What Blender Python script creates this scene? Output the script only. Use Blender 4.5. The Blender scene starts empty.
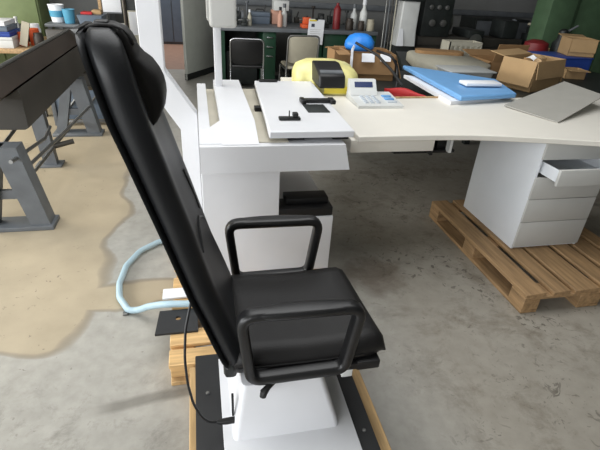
import bpy, bmesh, math, random
from mathutils import Vector, Matrix
random.seed(7)
PI = math.pi
scene = bpy.context.scene
COL = scene.collection

# ------------------------------------------------------------------ materials
def lin(c):
    return tuple(((v/255.0)/12.92 if v/255.0 <= .04045 else (((v/255.0)+.055)/1.055)**2.4) for v in c)

def mat(name, rgb, rough=.5, metal=0.0, var=.06, scale=9.0, bump=0.0, bscale=120.0, spec=.5, coat=0.0):
    m = bpy.data.materials.new(name); m.use_nodes = True
    nt = m.node_tree; b = nt.nodes['Principled BSDF']
    c = lin(rgb)
    tc = nt.nodes.new('ShaderNodeTexCoord')
    n = nt.nodes.new('ShaderNodeTexNoise'); n.inputs['Scale'].default_value = scale; n.inputs['Detail'].default_value = 5
    nt.links.new(tc.outputs['Object'], n.inputs['Vector'])
    r = nt.nodes.new('ShaderNodeValToRGB')
    r.color_ramp.elements[0].position = .3; r.color_ramp.elements[1].position = .7
    r.color_ramp.elements[0].color = tuple(v*(1-var) for v in c)+(1,)
    r.color_ramp.elements[1].color = tuple(min(1, v*(1+var)) for v in c)+(1,)
    nt.links.new(n.outputs['Fac'], r.inputs['Fac'])
    nt.links.new(r.outputs['Color'], b.inputs['Base Color'])
    b.inputs['Roughness'].default_value = rough; b.inputs['Metallic'].default_value = metal
    b.inputs['Specular IOR Level'].default_value = spec; b.inputs['Coat Weight'].default_value = coat
    if bump:
        n2 = nt.nodes.new('ShaderNodeTexNoise'); n2.inputs['Scale'].default_value = bscale
        nt.links.new(tc.outputs['Object'], n2.inputs['Vector'])
        bp = nt.nodes.new('ShaderNodeBump'); bp.inputs['Strength'].default_value = bump; bp.inputs['Distance'].default_value = .002
        nt.links.new(n2.outputs['Fac'], bp.inputs['Height']); nt.links.new(bp.outputs['Normal'], b.inputs['Normal'])
    return m

def wood_mat(name, rgb, axis='Y'):
    m = mat(name, rgb, .75, var=.30, scale=5, bump=.25)
    nt = m.node_tree
    n = [x for x in nt.nodes if x.type == 'TEX_NOISE'][0]
    tc = [x for x in nt.nodes if x.type == 'TEX_COORD'][0]
    mp = nt.nodes.new('ShaderNodeMapping')
    mp.inputs['Scale'].default_value = (9, .8, 9) if axis == 'Y' else (.8, 9, 9)
    nt.links.new(tc.outputs['Object'], mp.inputs['Vector']); nt.links.new(mp.outputs['Vector'], n.inputs['Vector'])
    return m

def floor_mat():
    m = bpy.data.materials.new('concrete floor'); m.use_nodes = True
    nt = m.node_tree; N = nt.nodes; L = nt.links; b = N['Principled BSDF']
    tc = N.new('ShaderNodeTexCoord')
    def noise(s, d=6, rough=.6, dist=0.0):
        n = N.new('ShaderNodeTexNoise'); n.inputs['Scale'].default_value = s; n.inputs['Detail'].default_value = d
        n.inputs['Roughness'].default_value = rough; n.inputs['Distortion'].default_value = dist
        L.new(tc.outputs['Object'], n.inputs['Vector']); return n.outputs['Fac']
    def ramp(f, p0, p1, c0=(0,0,0), c1=(1,1,1)):
        r = N.new('ShaderNodeValToRGB'); e = r.color_ramp.elements
        e[0].position, e[1].position = p0, p1; e[0].color = tuple(c0)+(1,); e[1].color = tuple(c1)+(1,)
        L.new(f, r.inputs['Fac']); return r.outputs['Color']
    def math_(op, a, bb, clamp=False):
        n = N.new('ShaderNodeMath'); n.operation = op; n.use_clamp = clamp
        for i, v in enumerate((a, bb)):
            if isinstance(v, (int, float)): n.inputs[i].default_value = v
            else: L.new(v, n.inputs[i])
        return n.outputs[0]
    def mix(f, a, bb, mode='MIX'):
        n = N.new('ShaderNodeMixRGB'); n.blend_type = mode
        for i, v in zip(('Fac','Color1','Color2'), (f, a, bb)):
            if isinstance(v, (int, float)): n.inputs[i].default_value = v
            elif isinstance(v, tuple): n.inputs[i].default_value = v+(1,)
            else: L.new(v, n.inputs[i])
        return n.outputs['Color']
    sep = N.new('ShaderNodeSeparateXYZ'); L.new(tc.outputs['Object'], sep.inputs[0])
    X, Y = sep.outputs['X'], sep.outputs['Y']
    base = ramp(noise(1.1), .3, .7, lin(FLOOR_A), lin(FLOOR_B))
    base = mix(.35, base, ramp(noise(14), .3, .7, lin((134,133,127)), lin((186,184,177))))
    # pale tan area on the left, with a wavy edge
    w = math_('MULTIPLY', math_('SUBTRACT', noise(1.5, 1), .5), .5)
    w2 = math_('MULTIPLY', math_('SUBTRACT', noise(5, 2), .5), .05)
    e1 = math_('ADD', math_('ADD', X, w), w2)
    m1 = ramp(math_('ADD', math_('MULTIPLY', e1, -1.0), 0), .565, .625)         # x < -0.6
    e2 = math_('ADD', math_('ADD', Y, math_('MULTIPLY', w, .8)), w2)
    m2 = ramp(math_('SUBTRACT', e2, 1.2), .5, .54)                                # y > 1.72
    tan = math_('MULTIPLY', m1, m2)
    # narrow tan tongue running towards the pallet
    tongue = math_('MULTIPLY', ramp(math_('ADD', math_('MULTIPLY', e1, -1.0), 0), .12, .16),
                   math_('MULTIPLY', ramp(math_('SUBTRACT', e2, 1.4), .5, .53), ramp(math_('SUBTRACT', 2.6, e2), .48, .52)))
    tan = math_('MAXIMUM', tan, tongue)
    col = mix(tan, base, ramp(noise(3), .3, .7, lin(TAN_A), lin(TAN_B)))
    # darker rim of the tan area
    rim = math_('SUBTRACT', math_('MULTIPLY', math_('MULTIPLY', tan, math_('SUBTRACT', 1.0, tan)), 3.2), 0, True)
    col = mix(math_('MULTIPLY', rim, .55), col, lin((104, 92, 74)))
    # oily smudges: right side and front left
    sm = ramp(noise(3.6, 8, .78, .4), .5, .68)
    right = math_('MULTIPLY', ramp(math_('SUBTRACT', X, .2), .5, .9), ramp(math_('SUBTRACT', 4.6, Y), .3, 1.0))
    front = math_('MULTIPLY', ramp(math_('SUBTRACT', 2.1, Y), .5, .8), ramp(math_('MULTIPLY', X, -1.0), .0, .25))
    zone = math_('MAXIMUM', math_('MULTIPLY', right, .8), math_('MULTIPLY', front, .7))
    col = mix(math_('MULTIPLY', sm, zone), col, lin((88, 83, 74)))
    col = mix(math_('MULTIPLY', right, .38), col, lin((134, 122, 103)))
    # brown spill patch beside the unit
    dx = math_('MULTIPLY', math_('SUBTRACT', X, .95), math_('SUBTRACT', X, .95)); dy = math_('MULTIPLY', math_('SUBTRACT', Y, 2.02), math_('SUBTRACT', Y, 2.02))
    dd = math_('ADD', math_('ADD', dx, dy), math_('MULTIPLY', math_('SUBTRACT', noise(9, 4), .5), .09))
    col = mix(math_('MULTIPLY', ramp(dd, .0, .045, (1,1,1), (0,0,0)), .6), col, lin((92, 76, 62)))
    flecks = ramp(noise(17, 4, .6, 1.5), .60, .635)
    col = mix(math_('MULTIPLY', math_('MULTIPLY', flecks, right), math_('MULTIPLY', ramp(noise(2.2), .42, .58), .8)), col, lin((84, 78, 69)))
    chips = ramp(noise(26, 3, .5, 1.2), .68, .71)
    col = mix(math_('MULTIPLY', chips, math_('MULTIPLY', ramp(noise(1.7), .45, .6), .7)), col, lin((92, 87, 79)))
    # a shallow damp streak by the pallet
    st = math_('ABSOLUTE', math_('ADD', math_('SUBTRACT', Y, 1.345), math_('ADD', math_('MULTIPLY', w2, .6), math_('MULTIPLY', math_('ADD', X, .1), -.12))), 0)
    stm = math_('MULTIPLY', ramp(st, .015, .035, (1,1,1), (0,0,0)), math_('MULTIPLY', ramp(math_('MULTIPLY', X, -1.0), .02, .06), ramp(math_('ADD', X, 1.0), .5, .6)))
    col = mix(math_('MULTIPLY', stm, .6), col, lin((98, 94, 86)))
    L.new(col, b.inputs['Base Color'])
    b.inputs['Roughness'].default_value = .5
    L.new(ramp(noise(6), .2, .8, (.42,)*3, (.62,)*3), b.inputs['Roughness'])
    bp = N.new('ShaderNodeBump'); bp.inputs['Strength'].default_value = .12; bp.inputs['Distance'].default_value = .004
    L.new(noise(40), bp.inputs['Height']); L.new(bp.outputs['Normal'], b.inputs['Normal'])
    return m

FLOOR_A, FLOOR_B = (150, 147, 139), (171, 168, 159)
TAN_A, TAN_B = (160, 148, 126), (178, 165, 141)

M = dict(
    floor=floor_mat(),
    white=mat('white lacquer', (221, 222, 225), .38, var=.015),
    cream=mat('warm white laminate', (230, 226, 216), .42, var=.015),
    greywhite=mat('light grey lacquer', (188, 188, 184), .42, var=.02),
    sidewhite=mat('white steel', (222, 226, 230), .4, var=.015),
    beige=mat('beige plastic', (190, 184, 168), .6, var=.05),
    vinyl=mat('black vinyl', (25, 25, 26), .36, var=.12, bump=.18, bscale=260, spec=.5),
    vinyl2=mat('worn black leather', (29, 28, 28), .5, var=.18, bump=.3, bscale=200, spec=.32),
    vinyl3=mat('grey sheen black vinyl', (32, 33, 35), .42, var=.12, bump=.18, bscale=260, spec=.36),
    shell=mat('glossy black shell', (44, 45, 47), .28, var=.05),
    black=mat('black plastic', (22, 22, 23), .45, var=.1),
    blacksteel=mat('black steel plate', (30, 31, 33), .5, var=.15, bump=.1),
    chrome=mat('chromed steel', (190, 192, 195), .22, 1.0),
    steel=mat('dull steel', (130, 130, 128), .42, .8, var=.15),
    greypaint=mat('grey machine paint', (96, 100, 104), .5, var=.15),
    darkmetal=mat('dark oiled steel', (62, 59, 54), .5, .2, var=.25, scale=3, bump=.1),
    darkbrown=mat('dark rusty steel', (58, 50, 44), .55, .2, var=.3, scale=3),
    machine=mat('dark machine paint', (34, 38, 37), .5, var=.3),
    green=mat('dark green paint', (24, 62, 42), .5, var=.12),
    green2=mat('faded green paint', (74, 100, 72), .6, var=.12),
    olive=mat('olive green paint', (106, 120, 78), .6, var=.1),
    wall=mat('grey plaster', (118, 119, 118), .85, var=.06, scale=3),
    walldark=mat('grey blue plaster', (98, 102, 104), .85, var=.06, scale=3),
    ceil=mat('ceiling plaster', (150, 150, 146), .9),
    doorm=mat('grey door paint', (196, 198, 190), .5, var=.04),
    redfloor=mat('red brown tiles', (150, 118, 100), .6, var=.1),
    plaster=mat('pale plaster', (200, 190, 172), .85),
    pallet=wood_mat('pallet wood', (186, 154, 108)),
    palletx=wood_mat('pallet wood crosswise', (204, 168, 116), 'X'),
    palletdark=wood_mat('weathered pallet wood', (154, 124, 88)),
    card=mat('corrugated cardboard', (152, 118, 80), .8, var=.06),
    card2=mat('pale cardboard', (172, 142, 102), .8, var=.06),
    hose=mat('pale blue hose', (166, 190, 200), .45, var=.04),
    blue=mat('sky blue vinyl', (112, 164, 214), .45, var=.04),
    bluebag=mat('bright blue plastic', (44, 130, 220), .4, var=.1),
    navy=mat('navy blue plastic', (40, 70, 150), .5),
    yellow=mat('pale yellow plastic bag', (228, 221, 150), .4, var=.12, scale=14),
    yellow2=mat('yellow plastic', (226, 206, 70), .45),
    red=mat('red fabric', (186, 40, 42), .6),
    darkred=mat('dark red paint', (120, 30, 34), .5),
    orange=mat('orange paint', (214, 92, 48), .5),
    paper=mat('white paper', (228, 230, 234), .8, var=.02),
    ink=mat('dark ink', (60, 64, 80), .8),
    lcd=mat('dark blue display', (38, 52, 92), .25),
    greyplastic=mat('grey board', (160, 158, 151), .6, var=.04),
    greykey=mat('pale key plastic', (190, 198, 206), .5),
    bingrey=mat('light grey bin plastic', (164, 166, 164), .5),
    padbeige=mat('grey beige foam', (176, 172, 156), .8, var=.05),
    seatbeige=mat('beige seat shell', (166, 160, 142), .6, var=.06),
    whitebox=mat('whitish plastic', (206, 208, 206), .5),
    tanwood=wood_mat('tan plank', (176, 146, 108)),
    bluegrey=mat('blue grey plastic', (100, 112, 126), .5),
    teal=mat('teal paint', (80, 150, 180), .5),
    skin=mat('salmon paper', (196, 150, 130), .7),
)

# ------------------------------------------------------------------ mesh builder
class MB:
    def __init__(s): s.bm = bmesh.new()
    def _xf(s, vs, loc=(0,0,0), rot=(0,0,0)):
        mt = Matrix.Translation(loc) @ (Matrix.Rotation(rot[2],4,'Z') @ Matrix.Rotation(rot[1],4,'Y') @ Matrix.Rotation(rot[0],4,'X'))
        for v in vs: v.co = mt @ v.co
    def box(s, x0, x1, y0, y1, z0, z1, bev=0.0, seg=2, rot=None, piv=None):
        r = bmesh.ops.create_cube(s.bm, size=1); vs = r['verts']
        c = Vector(((x0+x1)/2, (y0+y1)/2, (z0+z1)/2))
        for v in vs: v.co = Vector((v.co.x*(x1-x0), v.co.y*(y1-y0), v.co.z*(z1-z0)))
        if bev:
            es = list({e for v in vs for e in v.link_edges})
            q = bmesh.ops.bevel(s.bm, geom=es, offset=bev, segments=seg, affect='EDGES', profile=.5)
            vs = list({v for f in q['faces'] for v in f.verts} | {v for v in vs if v.is_valid})
        if rot:
            p = Vector(piv) if piv else c
            for v in vs: v.co = v.co + c - p
            s._xf(vs, p, rot)
        else:
            for v in vs: v.co += c
        return s
    def poly(s, pts3, off):
        """prism: pts3 list of 3d points (planar), extruded by vector off"""
        a = [s.bm.verts.new(Vector(p)) for p in pts3]
        b = [s.bm.verts.new(Vector(p)+Vector(off)) for p in pts3]
        s.bm.faces.new(a[::-1]); s.bm.faces.new(b)
        n = len(a)
        for i in range(n): s.bm.faces.new((a[i], a[(i+1) % n], b[(i+1) % n], b[i]))
        return s
    def loft(s, rings, cap=True, closed=False):
        R = [[s.bm.verts.new(Vector(p)) for p in r] for r in rings]
        n = len(R[0]); k = len(R)
        for i in range(k if closed else k-1):
            A, B = R[i], R[(i+1) % k]
            for j in range(n): s.bm.faces.new((A[j], A[(j+1) % n], B[(j+1) % n], B[j]))
        if cap and not closed:
            s.bm.faces.new(R[0][::-1]); s.bm.faces.new(R[-1])
        return s
    def sheet(s, grid):
        R = [[s.bm.verts.new(Vector(p)) for p in r] for r in grid]
        for i in range(len(R)-1):
            for j in range(len(R[0])-1): s.bm.faces.new((R[i][j], R[i][j+1], R[i+1][j+1], R[i+1][j]))
        return s
    def tube(s, pts, r, n=10, closed=False, sec=None, up=None):
        pts = [Vector(p) for p in pts]; rings = []
        k = len(pts); prev = None
        for i, p in enumerate(pts):
            a = pts[i-1] if (i or closed) else p; b = pts[(i+1) % k] if (i < k-1 or closed) else p
            t = (b-a).normalized()
            if up is not None: x = Vector(up)
            else:
                x = prev if prev else (Vector((0,0,1)) if abs(t.z) < .9 else Vector((1,0,0)))
            x = (x - t*x.dot(t)).normalized(); y = t.cross(x); prev = x
            rr = r[i] if isinstance(r, (list, tuple)) else r
            if sec: rings.append([p + x*q[0] + y*q[1] for q in sec])
            else: rings.append([p + (x*math.cos(2*PI*j/n) + y*math.sin(2*PI*j/n))*rr for j in range(n)])
        return s.loft(rings, closed=closed)
    def lathe(s, prof, c=(0,0,0), n=20, axis='Z'):
        rings = []
        for r, h in prof:
            ring = []
            for j in range(n):
                a = 2*PI*j/n; p = (max(r,1e-4)*math.cos(a), max(r,1e-4)*math.sin(a), h)
                if axis == 'X': p = (p[2], p[0], p[1])
                if axis == 'Y': p = (p[0], p[2], p[1])
                ring.append(Vector(p)+Vector(c))
            rings.append(ring)
        return s.loft(rings)
    def build(s, name, m, parent=None, ang=40, sub=0):
        bmesh.ops.recalc_face_normals(s.bm, faces=s.bm.faces[:])
        for f in s.bm.faces: f.smooth = True
        me = bpy.data.meshes.new(name); s.bm.to_mesh(me); s.bm.free()
        me.set_sharp_from_angle(angle=math.radians(ang))
        me.materials.append(M[m] if isinstance(m, str) else m)
        o = bpy.data.objects.new(name, me); COL.objects.link(o)
        if parent is not None:
            o.parent = parent
            bpy.context.view_layer.update()
            o.matrix_parent_inverse = parent.matrix_world.inverted()
        if sub:
            md = o.modifiers.new('smooth', 'SUBSURF'); md.levels = sub; md.render_levels = sub
        return o

def B(*a, **k): return MB().box(*a, **k)

def thing(name, label, cat, loc=(0,0,0), rz=0, group=None):
    o = bpy.data.objects.new(name, None); COL.objects.link(o)
    o.location = loc; o.rotation_euler.z = rz; o.empty_display_size = .1
    o['label'] = label; o['category'] = cat
    if group: o['group'] = group
    bpy.context.view_layer.update()
    return o
def tag(o, label, cat, group=None):
    o['label'] = label; o['category'] = cat
    if group: o['group'] = group
    return o
def struct(o): o['kind'] = 'structure'; return o

def rrect(w, h, r, n=4):
    out = []
    for cx, cy, a0 in ((w/2-r, h/2-r, 0), (-w/2+r, h/2-r, PI/2), (-w/2+r, -h/2+r, PI), (w/2-r, -h/2+r, 1.5*PI)):
        for i in range(n+1):
            a = a0 + PI/2*i/n; out.append((cx+r*math.cos(a), cy+r*math.sin(a)))
    return out
def round_path(pts, r, n=6, closed=True):
    """round the corners of a 3d polygon"""
    P = [Vector(p) for p in pts]; out = []; k = len(P)
    for i in range(k):
        if not closed and i in (0, k-1): out.append(P[i]); continue
        a, b, c = P[i-1], P[i], P[(i+1) % k]
        u, v = (a-b).normalized(), (c-b).normalized()
        th = u.angle(v); d = min(r/math.tan(th/2), (a-b).length*.48, (c-b).length*.48)
        p0, p1 = b+u*d, b+v*d
        for j in range(n+1):
            t = j/n; out.append(p0*(1-t)**2 + b*2*t*(1-t) + p1*t*t)
    return out
def interp(z, zs, xs):
    if z <= zs[0]: return xs[0] + (xs[1]-xs[0])*(z-zs[0])/(zs[1]-zs[0])
    for i in range(len(zs)-1):
        if z <= zs[i+1]:
            return xs[i] + (xs[i+1]-xs[i])*(z-zs[i])/(zs[i+1]-zs[i])
    return xs[-1] + (xs[-1]-xs[-2])*(z-zs[-1])/(zs[-1]-zs[-2])

# ------------------------------------------------------------------ the setting
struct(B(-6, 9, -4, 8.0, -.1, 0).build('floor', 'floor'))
mb = MB(); mb.box(-6, -.62, 7.9, 8.05, 0, 3.6); mb.box(.28, 9, 7.9, 8.05, 0, 3.6); mb.box(-.62, .28, 7.9, 8.05, 2.1, 3.6)
struct(mb.build('wall_back', 'wall'))
struct(B(8.9, 9.0, -4, 8.0, 0, 3.6).build('wall_right', 'walldark'))
mb = MB(); mb.box(-6.1, -6, -4, 8.05, 0, .9); mb.box(-6.1, -6, -4, 8.05, 2.9, 3.6)
for y in (-4, -1.2, 1.6, 4.4, 7.2): mb.box(-6.1, -6, y, y+.85, .9, 2.9)
struct(mb.build('wall_left', 'wall'))
struct(B(-6, 9, -4.1, -4, 0, 3.6).build('wall_front', 'wall'))
struct(B(-6.1, 9, -4.1, 8.05, 3.6, 3.7).build('ceiling', 'ceil'))
# room beyond the doorway
struct(B(-3, 2, 8.0, 11.5, -.1, -.002).build('floor_beyond', 'redfloor'))
mb = MB(); mb.box(-3, 2, 11.5, 11.6, 0, 3)
struct(mb.build('wall_beyond', 'plaster'))
mb = MB(); mb.box(-.68, -.62, 7.84, 8.06, 0, 2.16); mb.box(.28, .34, 7.84, 8.06, 0, 2.16); mb.box(-.68, .34, 7.84, 8.06, 2.1, 2.16)
struct(mb.build('trim_1', 'greypaint'))
# open door leaf
d = B(0, .84, -.022, .022, .012, 2.06, bev=.004).build('door_1', 'doorm')
hd = MB(); hd.box(.73, .77, -.034, -.022, .93, 1.13, bev=.003); hd.tube([(.75,-.034,1.06),(.75,-.06,1.06),(.66,-.06,1.06)], .01, 8)
h = hd.build('door_handle', 'black', d)
k = B(.0, .84, -.026, .026, .012, .10).build('kick_strip', 'machine', d)
d.location = (.27, 7.86, 0); d.rotation_euler.z = math.radians(180+58)
struct(d)
t = thing('steel_cabinet', 'dark blue grey cabinet seen through the open doorway', 'cabinet', (-.45, 10.9, 0))
B(-.75, -.2, 10.7, 11.3, 0, 1.9, bev=.01).build('cabinet_body', 'greypaint', t)
B(-.73, -.48, 10.68, 10.7, .05, 1.86).build('door', 'bluegrey', t); B(-.46, -.22, 10.68, 10.7, .05, 1.86).build('door', 'bluegrey', t)

# ------------------------------------------------------------------ examination chair
CH = thing('examination_chair', 'black vinyl reclining examination chair with two loop armrests on a white pedestal', 'chair', (.25, 1.25, .125))
# base: black under plate and white top plate
B(-.075, .545, .62, 1.40, .122, .136, bev=.004).build('under_plate', 'blacksteel', CH)
bp = B(.018, .478, .66, 1.36, .1362, .146, bev=.003).build('base_plate', 'white', CH)
mb = MB()
for x, y in ((-.03, .95), (-.03, 1.2), (.51, .95), (.512, 1.2)): mb.lathe([(.007, .136), (.007, .141), (.003, .143)], (x, y, 0), 10)
mb.build('bolt', 'steel', CH)
# pedestal: tapered, rounded white column
def rring(x0, x1, y0, y1, z, r):
    return [((x0+x1)/2+q[0], (y0+y1)/2+q[1], z) for q in rrect(x1-x0, y1-y0, r)]
mb = MB().loft([rring(.05, .425, .975, 1.33, .146, .02), rring(.055, .42, .98, 1.33, .17, .02), rring(.085, .36, 1.02, 1.33, .36, .02)])
pc = mb.build('pedestal', 'white', CH)
B(.0505, .0585, 1.035, 1.05, .20, .30, bev=.002).build('slot', 'black', pc)
# power cord: from under the backrest down to the plug in the pedestal
pl = MB().tube([(.062, 1.03, .188), (.03, 1.03, .186), (.01, 1.03, .187), (-.002, 1.03, .19)], [.012, .012, .010, .006], 10).build('plug', 'black', CH)
pts = [(.0,1.03,.189), (-.025,1.03,.192), (-.05,1.04,.21), (-.075,1.05,.27), (-.088,1.06,.36), (-.092,1.09,.44), (-.085,1.14,.52), (-.06,1.2,.60)]
MB().tube(round_path(pts, .2, 5, False), .0045, 8).build('cord', 'black', pl)
# seat carriage under the cushion
mb = MB(); mb.box(.08, .47, 1.08, 1.46, .345, .395, bev=.01); mb.box(.03, .075, 1.06, 1.12, .355, .425, bev=.015)
mb.build('seat_carriage', 'machine', CH)
mb = MB(); mb.box(.475, .560, 1.02, 1.08, .366, .404, bev=.006); mb.box(.475, .548, 1.40, 1.46, .372, .404, bev=.006); mb.box(.44, .48, 1.02, 1.46, .376, .40)
mb.build('footrest_bracket', 'black', CH)
B(.428, .468, 1.03, 1.08, .33, .372, bev=.004).build('side_block', 'whitebox', CH)
# seat cushion: rounded block with a softly crowned top and a waterfall front
def seat_rings():
    rings = []
    xs = [.062, .066, .08, .12, .2, .3, .4, .48, .53, .556, .570, .574]
    for x in xs:
        t = (x-.062)/(.574-.062)
        top = .482 - .012*math.sin(PI*t)**2 + .004*t
        bot = .395
        if t < .03: e = .018
        elif t > .9:
            u = (t-.9)/.1; e = .05*(1-math.sqrt(max(0, 1-u*u*.98)))
        else: e = 0
        hw = .236 - (.02*max(0, (t-.85)/.15)**2)
        ring = []
        zt, zb = top-e, bot+e*.25
        n = 14
        for j in range(n+1):                      # over the top
            v = -1+2*j/n
            y = 1.27+hw*v; c = -.006*(1-v*v)
            edge = .03*max(0, (abs(v)-.86)/.14)**2
            ring.append((x-.07*t*(y-1.27), y, zt+c*0.6-edge))
        ring.append((x, 1.27+hw, (zt+zb)/2-.01)); ring.append((x, 1.27+hw-.012, zb)); ring.append((x, 1.27-hw+.012, zb)); ring.append((x, 1.27-hw, (zt+zb)/2-.01))
        rings.append(ring)
    return rings
st = MB().loft(seat_rings()).build('seat', 'vinyl2', CH, ang=60)
mb = MB()
mb.tube([(.075,1.0355,.425),(.3,1.0335,.423),(.5,1.0365,.425)], .005, 6); mb.build('piping', 'vinyl', st)
# backrest
ZS = [.40, .468, .593, .705, .829, .926, 1.02, 1.12, 1.22, 1.33, 1.434]
FX = [.118, .092, .052, .015, -.018, -.043, -.069, -.096, -.125, -.150, -.178]
def fx(z): return interp(z, ZS, FX)
def half_w(z): return .229 if z < .55 else .229-.074*(z-.55)/.85
def yc(z): return 1.27 if z < .55 else 1.27-.022*(z-.55)/.85
def back_rings(zlist, off0, off1, shrink=0.0, rec=.0, corner=.11, ztop=1.412, zbot=.405, er=.032):
    rings = []
    for z in zlist:
        hw = half_w(z)-shrink; sh = 0
        if z > ztop-corner:
            u = (z-(ztop-corner))/corner; cut = corner*(1-math.sqrt(max(0, 1-u*u)))*.95; hw -= cut; sh = .3*cut
        if z < zbot+.05:
            u = 1-(z-zbot)/.05; hw = hw-.03*(1-math.sqrt(max(0, 1-u*u)))
        u = max(0, (z-(ztop-.03))/.03); top = .02*u*u                   # rolled top edge
        ex = .016*max(0, min(1, (z-.6)/.6)); f0, f1 = fx(z)+off0+top*.5-ex, fx(z)+off1-top-(ex if off1 < -.01 else 0)
        th = abs(f1-f0)
        r = min(er, th*.48); ring = []
        n = 20
        for j in range(n+1):
            v = -1+2*j/n; y = yc(z)-sh+hw*v
            t = max(0, (abs(v)-.80)/.20); e = r*(1-math.sqrt(max(0, 1-t*t)))
            dish = rec*(1-min(1, abs(v)/.72)**4)
            ring.append((f1-e-dish, y, z))
        c_ = yc(z)-sh; ring.append((f0+r*.5, c_+hw+.002, z)); ring.append((f0, c_+hw-.012, z)); ring.append((f0, c_-hw+.012, z)); ring.append((f0+r*.5, c_-hw-.002, z))
        rings.append(ring)
    return rings
zl = [.405, .412, .43, .46]+[.46+.03*i for i in range(1, 29)]+[1.32, 1.335, 1.35, 1.365, 1.38, 1.387, 1.396, 1.403, 1.409, 1.4115]
bk = MB().loft(back_rings(zl, -.058, 0, rec=.006)).build('backrest', 'vinyl3', CH, ang=70)
MB().loft(back_rings(zl, -.075, -.061, shrink=-.004, ztop=1.414)).build('back_shell', 'shell', bk, ang=70)
# lumbar seam and centre seam of the pad
mb = MB()
def seam(pts): mb.tube([(fx(z)-.004, y, z) for y, z in pts], .0042, 6)
seam([(1.36,.985),(1.37,.94),(1.39,.88),(1.39,.83)])
seam([(1.16,.80),(1.25,.835),(1.33,.83),(1.40,.79),(1.43,.72),(1.435,.62)])
mb.build('seam', 'vinyl', bk)
# headrest: small roll cushion hung from a flap over the top
PR = [(1.408, .004), (1.395, .010), (1.38, .012), (1.36, .013), (1.343, .018), (1.325, .034), (1.305, .043), (1.283, .047), (1.262, .046), (1.242, .042), (1.222, .034), (1.204, .021), (1.190, .008), (1.183, -.004)]
def head_ring(y, k):
    q = (y-1.178)/.172
    def yy(z): return 1.178+q*(.172 if z < 1.33 else .172-.072*min(1, (z-1.33)/.06))
    out = [(fx(z)-.004+(o+.004)*k, yy(z), z) for z, o in PR]
    for z in (1.20, 1.27, 1.34, 1.40): out.append((fx(z)-.016, yy(z), z))
    return out
ys = [(1.178,.2),(1.18,.55),(1.186,.8),(1.197,.95),(1.215,1.02),(1.25,1.06),(1.31,1.02),(1.33,.93),(1.342,.75),(1.348,.5),(1.35,.2)]
hr = MB().loft([head_ring(y, k) for y, k in ys]).build('headrest', 'vinyl2', CH, ang=75)
g = []
for y in (1.192, 1.21, 1.235, 1.258):
    row = []
    for z, o in ((1.375,.0175),(1.385,.0165),(1.396,.014),(1.409,.007),(1.418,-.014),(1.419,-.045),(1.412,-.075),(1.395,-.093)): row.append((fx(z)+o, y, z))
    g.append(row)
fl = MB().sheet(g).build('flap', 'vinyl2', hr, ang=75)
md = fl.modifiers.new('thickness', 'SOLIDIFY'); md.thickness = .005
mb = MB().box(-.232, -.200, 1.205, 1.245, 1.411, 1.424, bev=.005)
mb.build('strap_buckle', 'black', hr)
# armrests
def armrest(y, name='armrest'):
    pts = [(.082, y, .672), (.452, y, .668), (.420, y, .412), (.112, y, .408)]
    path = round_path(pts, .042, 6)
    sec = rrect(.035, .050, .014, 3)
    mb = MB().tube(path, 0, closed=True, sec=sec, up=None)
    # padded top: a wider flattened pad over the rail
    rings = []
    for i in range(13):
        t = i/12; x = .098+t*(.44-.098); s = math.sin(PI*min(1, max(0, t*1.0)))**.25 if 0 < t < 1 else .35
        rings.append([(x, y+q[1]*1.0*s, .676-.004*t+q[0]*s) for q in rrect(.03, .062, .013, 3)])
    mb.loft(rings)
    return mb.build(name, 'vinyl', CH, ang=50)
armrest(1.005); armrest(1.548)
mb = MB()
mb.box(.17, .36, 1.02, 1.06, .372, .40, bev=.005); mb.box(.17, .36, 1.49, 1.54, .372, .40, bev=.005)
mb.build('armrest_bracket', 'black', CH)
mb = MB().tube([(.22, 1.05, .39), (.185, 1.0, .388), (.165, .985, .384), (.15, .975, .374), (.147, .972, .358)], [.009,.009,.010,.013,.011], 10)
mb.build('lever', 'black', CH)

# ------------------------------------------------------------------ pallets
def board(mb, x0, x1, y0, y1, z0, z1): mb.box(x0, x1, y0, y1, z0, z1, bev=.003, seg=1)
P1 = thing('wooden_pallet', 'low wooden pallet under the black chair and white base plate', 'pallet', (.25, 1.2, 0))
for x0, x1 in ((-.098, .0), (.10, .22), (.27, .39), (.47, .588)):
    mb = MB(); board(mb, x0, x1, .5, 1.355, .098, .121); mb.build('deck_board', 'pallet', P1)
for y0 in (.55, 1.25):
    for x0 in (-.09, .2, .48): mb = MB(); board(mb, x0, x0+.1, y0, y0+.1, .022, .098); mb.build('block', 'palletx', P1)
for x0 in (-.09, .2, .48):
    mb = MB(); board(mb, x0, x0+.1, .5, 1.355, .0, .022); mb.build('runner', 'pallet', P1)
P2 = thing('wooden_pallet', 'wooden pallet under the white examination unit, behind the chair', 'pallet', (.2, 1.9, 0))
for y0, y1 in ((1.375, 1.465), (1.49, 1.585), (1.72, 1.80), (1.86, 1.98), (2.06, 2.16), (2.3, 2.42)):
    mb = MB(); board(mb, -.182, .0 if y0 == 1.86 else .64, y0, y1, .098, .121); mb.build('deck_board', 'palletx', P2)
for y0 in (1.40, 1.88, 2.3):
    for x0 in (-.18, .18, .53): mb = MB(); board(mb, x0, x0+.1, y0, y0+.12, .022, .098); mb.build('block', 'palletx', P2)
for x0 in (-.18, .18, .53):
    mb = MB(); board(mb, x0, x0+.1, 1.375, 2.42, 0, .022); mb.build('runner', 'pallet', P2)
P3 = thing('wooden_pallet', 'weathered wooden pallet under the white drawer pedestal', 'pallet', (2.05, 2.1, 0))
for x0, x1 in ((1.63, 1.755), (1.80, 1.905), (1.935, 2.09), (2.125, 2.24), (2.275, 2.4), (2.43, 2.53)):
    mb = MB(); board(mb, x0, x1, 1.58, 2.69, .104, .127); mb.build('deck_board', 'palletdark', P3)
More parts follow.
